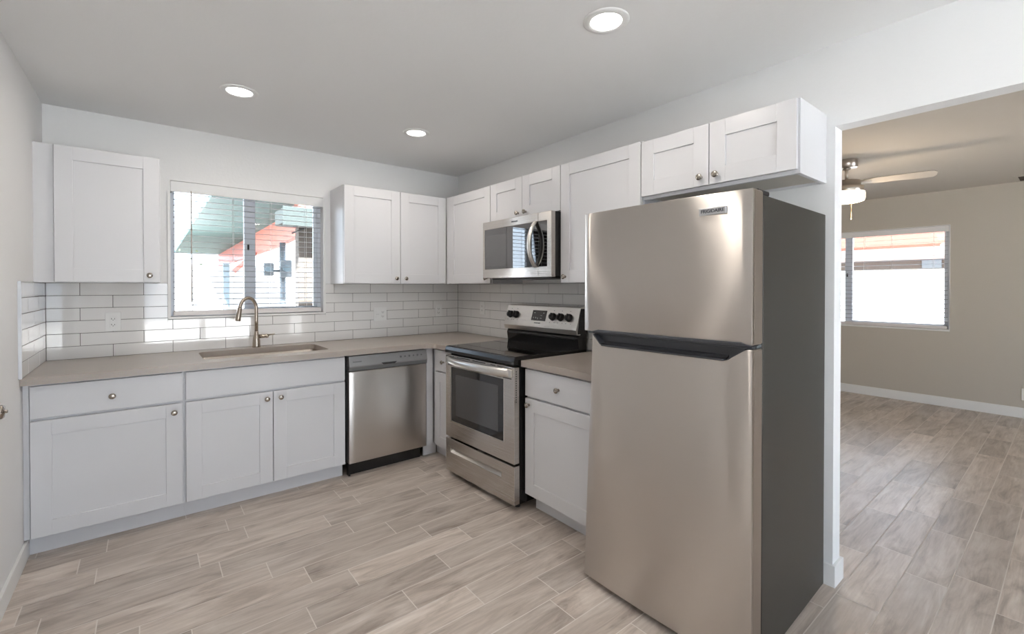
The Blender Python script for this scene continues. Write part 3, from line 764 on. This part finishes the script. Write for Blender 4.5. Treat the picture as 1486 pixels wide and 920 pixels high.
# ------------------------------------------------------------------ over-the-range microwave
def build_microwave():
    t = thing('microwave', 'over-the-range stainless microwave with curved handle and black glass door', 'microwave', (-.402, -.9985, 0), R(-90))
    w = .7595; z0, z1 = 1.418, 1.8465
    b = nb(); box(b, .003, w-.003, .038, .398, z0+.012, z1-.001); box(b, .05, w-.05, .05, .38, z0-.006, z0+.012, .003); obj('body', b, 'blkp', t)
    b = nb(); box(b, .25, .51, .06, .15, z0-.010, z0-.005, .001); box(b, .12, .22, .2, .32, z0-.009, z0-.005); box(b, .54, .64, .2, .32, z0-.009, z0-.005); obj('grease_filter', b, 'dwstrip2', t)
    dx = .632; gx0, gx1, gz0, gz1 = .022, .718, z0+.072, z1-.058
    b = nb(); box(b, .001, gx0, 0, .037, z0+.004, z1, .002); box(b, gx0-.003, dx-.0012, 0, .037, z0+.004, gz0, .002); box(b, gx0-.003, dx-.0012, 0, .037, gz1, z1, .002)
    d = obj('door', b, 'steel', t)
    b = nb(); box(b, gx0-.003, dx-.001, .0025, .012, gz0-.003, gz1+.003); g = obj('door_glass', b, 'bglass', d, label='black reflective door glass')
    b = nb(); box(b, .04, .455, .0018, .0028, gz0+.022, gz1-.045); obj('door_screen', b, 'mwin', g)
    b = nb(); box(b, dx+.0012, gx1+.003, 0, .037, z0+.004, gz0, .002); box(b, dx+.0012, gx1+.003, 0, .037, gz1, z1, .002); box(b, gx1, w-.001, 0, .037, z0+.004, z1, .002)
    c = obj('control_panel', b, 'steel', t)
    b = nb(); box(b, dx+.001, gx1+.003, .0025, .012, gz0-.003, gz1+.003); obj('control_glass', b, 'bglass', c)
    b = nb(); n = 24; rows = []; hx = dx-.028; hz0, hz1 = gz0-.004, gz1+.004
    for k in range(n+1):
        s = -1+2*k/n; z = hz0+(hz1-hz0)*k/n; o_ = -.058*(1-abs(s)**2.2)-.003; hw = .0165
        rows.append([b.verts.new((hx-hw, o_+.011, z)), b.verts.new((hx-hw, o_-.001, z)), b.verts.new((hx-hw*.6, o_-.005, z)), b.verts.new((hx+hw*.6, o_-.005, z)), b.verts.new((hx+hw, o_-.001, z)), b.verts.new((hx+hw, o_+.011, z))])
    for a, q in zip(rows, rows[1:]):
        for j in range(6): f = b.faces.new((a[j], a[(j+1) % 6], q[(j+1) % 6], q[j])); f.smooth = True
    b.faces.new(rows[0]); b.faces.new(rows[-1][::-1]); bmesh.ops.recalc_face_normals(b, faces=b.faces[:])
    obj('handle', b, 'steel_lt', d, label='curved steel handle')
    lettering('lettering', 'FRIGIDAIRE', .014, 'ink', d, .385, -.0006, z1-.030, 1.0)
build_microwave()

# ------------------------------------------------------------------ refrigerator
def build_fridge():
    p0 = Vector((-.843, -2.442, 0)); p1 = Vector((-.822, -3.181, 0)); e = p1-p0; ang = math.atan2(e.y, e.x); w = e.length
    t = thing('refrigerator', 'tall stainless top-freezer refrigerator with dark grey side panels', 'refrigerator', tuple(p0), ang)
    D = .775; ZT = 1.692
    b = nb(); box(b, .004, w-.001, .088, D, .020, ZT-.012, .003, seg=2); obj('body', b, 'fside', t, label='dark grey textured cabinet sides')
    b = nb(); box(b, .02, w-.02, .05, .088, .035, ZT-.03); obj('door_gasket', b, 'blkp', t)
    # freezer door
    fz0 = 1.157
    b = nb(); prism(b, [(0, fz0), (w, fz0), (w, ZT), (0, ZT)], 0, .078, bev=.003, bow=.013, cuts=20)
    fd = obj('freezer_door', b, 'steel_f', t)
    b = nb(); box(b, w-.0002, w+.0012, .012, .077, fz0+.004, ZT-.004); obj('door_edge', b, 'fedge', fd)
    # fridge door with scoop notch at its top
    lz1 = 1.142; n0, n1, n2, n3 = .050, .108, .640, .722; dep = .046
    P = [(0, .030), (w, .030), (w, lz1), (n3, lz1), (n3-.03, lz1-.014), (n2+.02, lz1-dep+.004), (n2, lz1-dep), (n1, lz1-dep), (n1-.018, lz1-dep+.006), (n0+.014, lz1-.012), (n0, lz1)]
    b = nb(); prism(b, P, 0, .078, bev=.0022, bow=.013, cuts=20)
    rd = obj('fridge_door', b, 'steel_f', t)
    b = nb(); box(b, w-.0002, w+.0012, .012, .077, .034, lz1-.004); obj('door_edge', b, 'fedge', rd)
    b = nb()   # pocket: back, sloping floor, ends
    prism(b, [(n0+.004, lz1), (n1-.012, lz1-dep+.004), (n1, lz1-dep+.0006), (n2, lz1-dep+.0006), (n2+.016, lz1-dep+.004), (n3-.004, lz1)], .030, .050)
    prism(b, [(-.003, lz1-dep), (.032, lz1-dep), (.032, lz1-dep+.020), (.022, lz1-dep+.010), (-.0035, lz1-dep+.005)], n1-.006, n2+.006, plane='yz')
    prism(b, [(n1-.004, lz1-dep+.0002), (n2+.004, lz1-dep+.0002), (n2+.008, lz1-dep+.005), (n1-.008, lz1-dep+.005)], -.0085, .01, bow=.0065, cuts=14)
    for A, B_ in (((n0+.002, lz1-.001), (n1-.016, lz1-dep+.005)), ((n2+.018, lz1-dep+.004), (n3-.004, lz1-.001))):
        dx_, dz_ = B_[0]-A[0], B_[1]-A[1]; L_ = math.hypot(dx_, dz_); nx, nz = -dz_/L_*.005, dx_/L_*.005
        prism(b, [A, B_, (B_[0]+nx, B_[1]+nz), (A[0]+nx, A[1]+nz)], -.004, .032)
    obj('handle_pocket', b, 'pocket', rd, label='dark grey scooped door grip')
    b = nb(); prism(b, [(n0-.012, fz0-.003), (n3+.020, fz0-.003), (n3-.02, fz0+.009), (n0+.035, fz0+.009)], -.005, .05, bev=.001, bow=.0125, cuts=16); prism(b, [(n0-.01, fz0-.012), (n3+.01, fz0-.012), (n3+.01, fz0-.002), (n0-.01, fz0-.002)], .012, .05)
    obj('handle_rim', b, 'pocket', fd, label='dark grey rim below the freezer door')
    b = nb(); cyl(b, .009, lz1-.001, fz0+.001, 16, Matrix.Translation((w-.02, .035, 0))); box(b, w-.045, w-.004, .045, .085, lz1+.002, fz0-.002); obj('hinge', b, 'meter', t); b = nb(); box(b, .004, .045, .02, .085, lz1+.003, fz0-.003); obj('door_spacer', b, 'meter', t)
    b = nb(); box(b, w-.07, w-.004, .055, .15, ZT-.011, ZT+.006, .003); obj('hinge_cover', b, 'blkp', t)
    b = nb(); box(b, .555, .655, -.0125, .0015, 1.616, 1.642, .0012); bd = obj('badge', b, 'badge', fd, label='small silver name badge')
    lettering('lettering', 'FRIGIDAIRE', .0165, 'ink', bd, .605, -.0131, 1.629, 1.02, bold=.0003)
    for x in (.05, w-.05):
        f = nb(); cyl(f, .016, .0005, .022, 14, Matrix.Translation((x, .11, 0))); obj('foot', f, 'blkp', t)
    b = nb(); box(b, .03, w-.03, .095, .11, .004, .028); obj('base_grille', b, 'blkp', t)
build_fridge()

# ------------------------------------------------------------------ outlets and switches
def outlet(label, loc, rz, w=.072, h=.117, gangs=('duplex',), mat='white_p'):
    t = thing('wall_outlet', label, 'outlet', loc, rz, 'white wall outlets')
    b = nb(); box(b, -w/2, w/2, -.0055, -.0003, -h/2, h/2, .002, seg=2); obj('cover_plate', b, mat, t)
    n = len(gangs)
    for i, g in enumerate(gangs):
        cx = (i-(n-1)/2)*.046
        b = nb(); box(b, cx-.0165, cx+.0165, -.0085, -.005, -.033, .033, .001)
        r = obj('rocker_switch' if g == 'switch' else 'receptacle', b, mat, t)
        if g == 'duplex':
            for zc in (-.0185, .0185):
                s = nb(); box(s, cx-.0085, cx-.006, -.0089, -.0083, zc-.004, zc+.005); box(s, cx+.006, cx+.0085, -.0089, -.0083, zc-.004, zc+.004); box(s, cx-.002, cx+.002, -.0089, -.0083, zc-.010, zc-.006)
                obj('socket_slots', s, 'slot', r)
        else:
            s = nb(); box(s, cx-.0155, cx+.0155, -.0089, -.0083, -.0006, .0006); obj('seam', s, 'meter', r)
    return t
outlet('white duplex outlet on the tile left of the sink, below the left cabinet', (-2.588, -.0101, 1.135), 0, .076, .122)
outlet('white double-gang plate on the tile right of the window', (-.815, -.0101, 1.117), 0, .118, .117, ('switch', 'duplex'))
outlet('white duplex outlet on the window wall, close to the room corner', (-.232, -.0101, 1.130), 0, .074, .117)
outlet('white duplex outlet on the right wall tile, left of the range', (-.0101, -.437, 1.163), R(-90), .074, .117)
outlet('white wall outlet low on the living room wall, at the picture edge', (LX-.0001, -3.535, .245), R(-90), .076, .122)

# ------------------------------------------------------------------ ceiling lights
def can_light(x, y, label, power=CAN_W, col=(1, .92, .82)):
    t = thing('ceiling_light', label, 'ceiling light', (x, y, CH), 0, 'recessed ceiling lights')
    b = nb(); lathe(b, [(.064, -.004), (.068, -.0075), (.088, -.006), (.094, -.001), (.094, -.0002), (.064, -.0002)], 48); obj('trim_ring', b, 'trimw', t)
    b = nb(); lathe(b, [(0, -.0055), (.060, -.0052), (.0645, -.0035), (.0645, -.0015), (0, -.0015)], 48); obj('lens', b, 'lens', t)
    d = bpy.data.lights.new('can_lamp', 'AREA'); d.shape = 'DISK'; d.size = .13; d.energy = power; d.color = col
    o = bpy.data.objects.new('can_lamp', d); COL.objects.link(o); o.parent = t; o.location = (0, 0, -.010)
    return t
can_light(-2.010, -.930, 'round white recessed ceiling light nearest the left wall, lit')
can_light(-.925, -.924, 'small lit recessed ceiling light nearest the room corner')
can_light(-.942, -2.648, 'largest lit recessed ceiling light, above the refrigerator')
can_light(-2.010, -2.648, 'lit recessed ceiling light above the camera side of the kitchen')
can_light(-2.010, -4.9, 'unseen lit recessed ceiling light added behind the camera, left one', 1.5)  # unseen pair added behind the camera as extra light
can_light(-.942, -4.9, 'unseen lit recessed ceiling light added behind the camera, right one', 1.5)

# ------------------------------------------------------------------ living room: fan, vent
def build_fan():
    t = thing('ceiling_fan', 'brushed nickel ceiling fan with lit drum lamp in the living room', 'ceiling fan', (2.315, -2.600, CH))
    b = nb(); lathe(b, [(0, -.0005), (.076, -.0005), (.078, -.004), (.078, -.062), (.073, -.066), (0, -.066)], 40); obj('canopy', b, 'nickel_fan', t)
    b = nb(); tube(b, [(0, 0, -.064), (0, 0, -.18)], .0125, 16); lathe(b, [(.02, -.066), (.030, -.070), (.026, -.082), (.012, -.088)], 24); obj('downrod', b, 'nickel_fan', t)
    b = nb(); lathe(b, [(0, -.172), (.02, -.172), (.03, -.178), (.095, -.180), (.100, -.184), (.100, -.226), (.118, -.229), (.121, -.232), (.121, -.276), (.118, -.279), (0, -.279)], 48); obj('motor_housing', b, 'nickel_fan', t)
    b = nb(); lathe(b, [(0, -.2795), (.127, -.2795), (.129, -.283), (.129, -.335), (.122, -.352), (.09, -.362), (0, -.366)], 48); obj('lamp_shade', b, 'fanlens', t, label='glowing frosted drum shade')
    for k in range(3):
        a = R(-78+120*k)
        b = nb(); P = []
        for x, y in ((.115, -.035), (.20, -.055), (.50, -.062), (.555, -.056), (.575, -.03), (.575, .03), (.555, .056), (.50, .062), (.20, .055), (.115, .035)): P.append((x, y))
        prism(b, P, -.003, .003, plane='xy', bev=.001)
        bmesh.ops.transform(b, matrix=Matrix.Rotation(a, 4, 'Z') @ Matrix.Translation((0, 0, -.196)) @ Matrix.Rotation(R(-13), 4, 'X'), verts=b.verts[:])
        bl_ = obj('blade', b, 'fanblade', t)
        b = nb(); box(b, .09, .17, -.018, .018, -.004, .004, .001); bmesh.ops.transform(b, matrix=Matrix.Rotation(a, 4, 'Z') @ Matrix.Translation((0, 0, -.199)) @ Matrix.Rotation(R(-13), 4, 'X'), verts=b.verts[:]); obj('bracket', b, 'nickel_fan', bl_)
    b = nb(); tube(b, [(.025, -.028, -.362), (.025, -.028, -.495)], .0009, 6); lathe(b, [(0, -.512), (.004, -.508), (.004, -.496), (0, -.492)], 12, Matrix.Translation((.025, -.028, 0))); obj('pull_chain', b, 'brass', t)
    d = bpy.data.lights.new('fan_lamp', 'POINT'); d.energy = FAN_W; d.color = (1, .78, .55); d.shadow_soft_size = .11
    o = bpy.data.objects.new('fan_lamp', d); COL.objects.link(o); o.parent = t; o.location = (0, 0, -.50)
build_fan()
t = thing('ceiling_vent', 'flat ceiling air vent near the far living room wall', 'vent', (4.42, -3.62, CH))
b = nb(); box(b, -.16, .16, -.17, .17, -.008, -.0003, .002); obj('frame', b, 'ceil_living', t)
b = nb()
for k in range(9): box(b, -.13+k*.031, -.118+k*.031, -.14, .14, -.011, -.007)
obj('louvers', b, 'brown', t)

# ------------------------------------------------------------------ outside
b = nb(); box(b, -30, 40, .16, 40, -.2, -.03); struct('ground', b, 'gravel')
b = nb(); box(b, 4.82, 30, -20, .16, -.2, -.03); struct('ground_side_yard', b, 'concrete')
b = nb(); box(b, -12, 4.8, -20, -7.13, -.2, -.03); struct('ground_patio', b, 'concrete')
b = nb(); box(b, -20, -3.03, -7.13, .16, -.2, -.03); struct('ground_garden', b, 'concrete')
def walls_outside():
    b = nb(); box(b, -14, 9, 9.0, 9.2, -.05, 1.85, .01)
    for k in range(12): box(b, -14+k*2, -13.6+k*2, 8.92, 9.26, -.05, 1.98, .01)
    o = obj('yard_wall', b, 'block'); tag(o, 'white block yard wall seen through the kitchen window', 'wall')
    b = nb(); box(b, 8.4, 8.6, -11, 3.5, -.05, 1.64, .01)
    o = obj('yard_wall', b, 'block'); tag(o, 'white block yard wall seen through the living room window', 'wall')
walls_outside()
b = nb(); box(b, -6, 4.8, .16, 1.7, 2.5, 2.62, .01); box(b, -6, 4.8, 1.7, 1.74, 2.42, 2.64, .004); struct('added_eave', b, 'trimw')  # unseen overhang added to block steep sky light at the kitchen window
# patio cover of the neighbour: teal underside, coral fascia, posts
t = thing('patio_cover', 'teal patio cover with coral fascia beam seen through the kitchen window', 'patio cover', (0, 0, 0))
b = nb(); prism(b, [(-1.62, 17.0), (-1.72, 3.2), (-.70, 3.2), (-.50, 5.6), (-.25, 17.0)], 2.60, 2.68, plane='xy'); obj('roof_panel', b, 'teal', t)
b = nb(); prism(b, [(-.70, 3.2), (-.60, 3.2), (-.40, 5.6), (-.15, 17.0), (-.25, 17.0), (-.50, 5.6)], 2.12, 2.70, plane='xy'); obj('fascia', b, 'coral', t)
b = nb(); tube(b, [(-.90, 7.96, 1.70), (-.46, 7.96, 2.14)], .05, 8); obj('brace', b, 'coral', t)
b = nb(); box(b, -1.105, -.985, 7.9, 8.02, -.03, 1.86, .008); box(b, -1.115, -.975, 7.89, 8.03, 1.86, 1.88, .004)
o = obj('fence_post', b, 'post'); tag(o, 'pale blue-grey square post standing in the yard behind the faucet', 'post')
# utility riser with meter boxes
t = thing('meter_riser', 'grey utility pipe riser carrying two electric meter boxes outside', 'utility riser', (0, 0, 0))
b = nb(); tube(b, [(-.635, 4.5, -.03), (-.635, 4.5, 2.10)], .050, 12); obj('pipe', b, 'meter', t)
for x0, x1, z0, z1 in ((-.71, -.53, 1.52, 1.80), (-.95, -.80, 1.54, 1.745)):
    b = nb(); box(b, x0, x1, 4.33, 4.45, z0, z1, .01); mb = obj('meter_box', b, 'meter', t)
    b = nb(); cyl(b, .055, 0, .05, 20, Matrix.Translation(((x0+x1)/2, 4.33, (z0+z1)/2)) @ Matrix.Rotation(R(90), 4, 'X')); obj('meter_dial', b, 'post', mb)
b = nb(); tube(b, [(-.80, 4.40, 1.62), (-.71, 4.40, 1.62)], .02, 10); obj('conduit', b, 'meter', t)
# brown stucco column of the neighbouring house
t = thing('house_column', 'brown stucco house column with eave seen at the window right edge', 'column', (0, 0, 0))
b = nb(); box(b, -.75, -.55, 3.0, 3.2, -.03, 2.2, .005); obj('shaft', b, 'brown', t)
b = nb(); box(b, -1.02, .6, 2.7, 3.15, 2.2, 2.40, .005); box(b, -1.02, .6, 2.66, 2.70, 2.17, 2.42, .003); obj('eave', b, 'eave', t)
b = nb(); tube(b, [(-.845, 2.98, 2.10), (-.70, 2.96, 2.17), (-.57, 2.97, 2.22)], .010, 8); obj('cable', b, 'black_cable', t)
# house across the side yard, seen from the living room
t = thing('neighbour_house', 'cream house with coral eave beyond the living room window', 'house', (0, 0, 0))
b = nb(); box(b, 11.0, 14, -9, 2.0, -.03, 2.25); obj('wall', b, 'cream', t)
b = nb(); box(b, 10.3, 14.2, -9.5, 2.6, 2.25, 2.60, .01); obj('fascia', b, 'coral_eave', t)
b = nb(); box(b, 10.94, 11.0, -2.05, 1.5, 1.75, 1.965, .005); obj('trim_band', b, 'brown', t)
b = nb(); box(b, 10.90, 10.96, -2.0, -1.68, 1.77, 1.945, .004); obj('window', b, 'meter', t)
# pale bush over the yard wall
def bush():
    b = nb(); rnd = random.Random(3)
    for k in range(900):
        c = Vector((rnd.gauss(-3.6, .9), 10.6+rnd.gauss(0, .4), 1.75+rnd.gauss(0, .32)))
        q = Matrix.Translation(c) @ Matrix.Rotation(rnd.uniform(0, 6.3), 4, Vector((rnd.gauss(0, 1), rnd.gauss(0, 1), rnd.gauss(0, 1))).normalized())
        vs = [b.verts.new(q @ Vector(p)) for p in ((-.09, 0, 0), (0, -.035, 0), (.09, 0, 0), (0, .035, 0))]; b.faces.new(vs)
    t = thing('bush', 'pale green bush growing behind the white yard wall', 'bush', (0, 0, 0))
    obj('foliage', b, 'leafy', t)
    s = nb(); tube(s, [(-3.6, 10.6, -.03), (-3.6, 10.6, 1.6)], .07, 10); obj('trunk', s, 'brown', t)
bush()
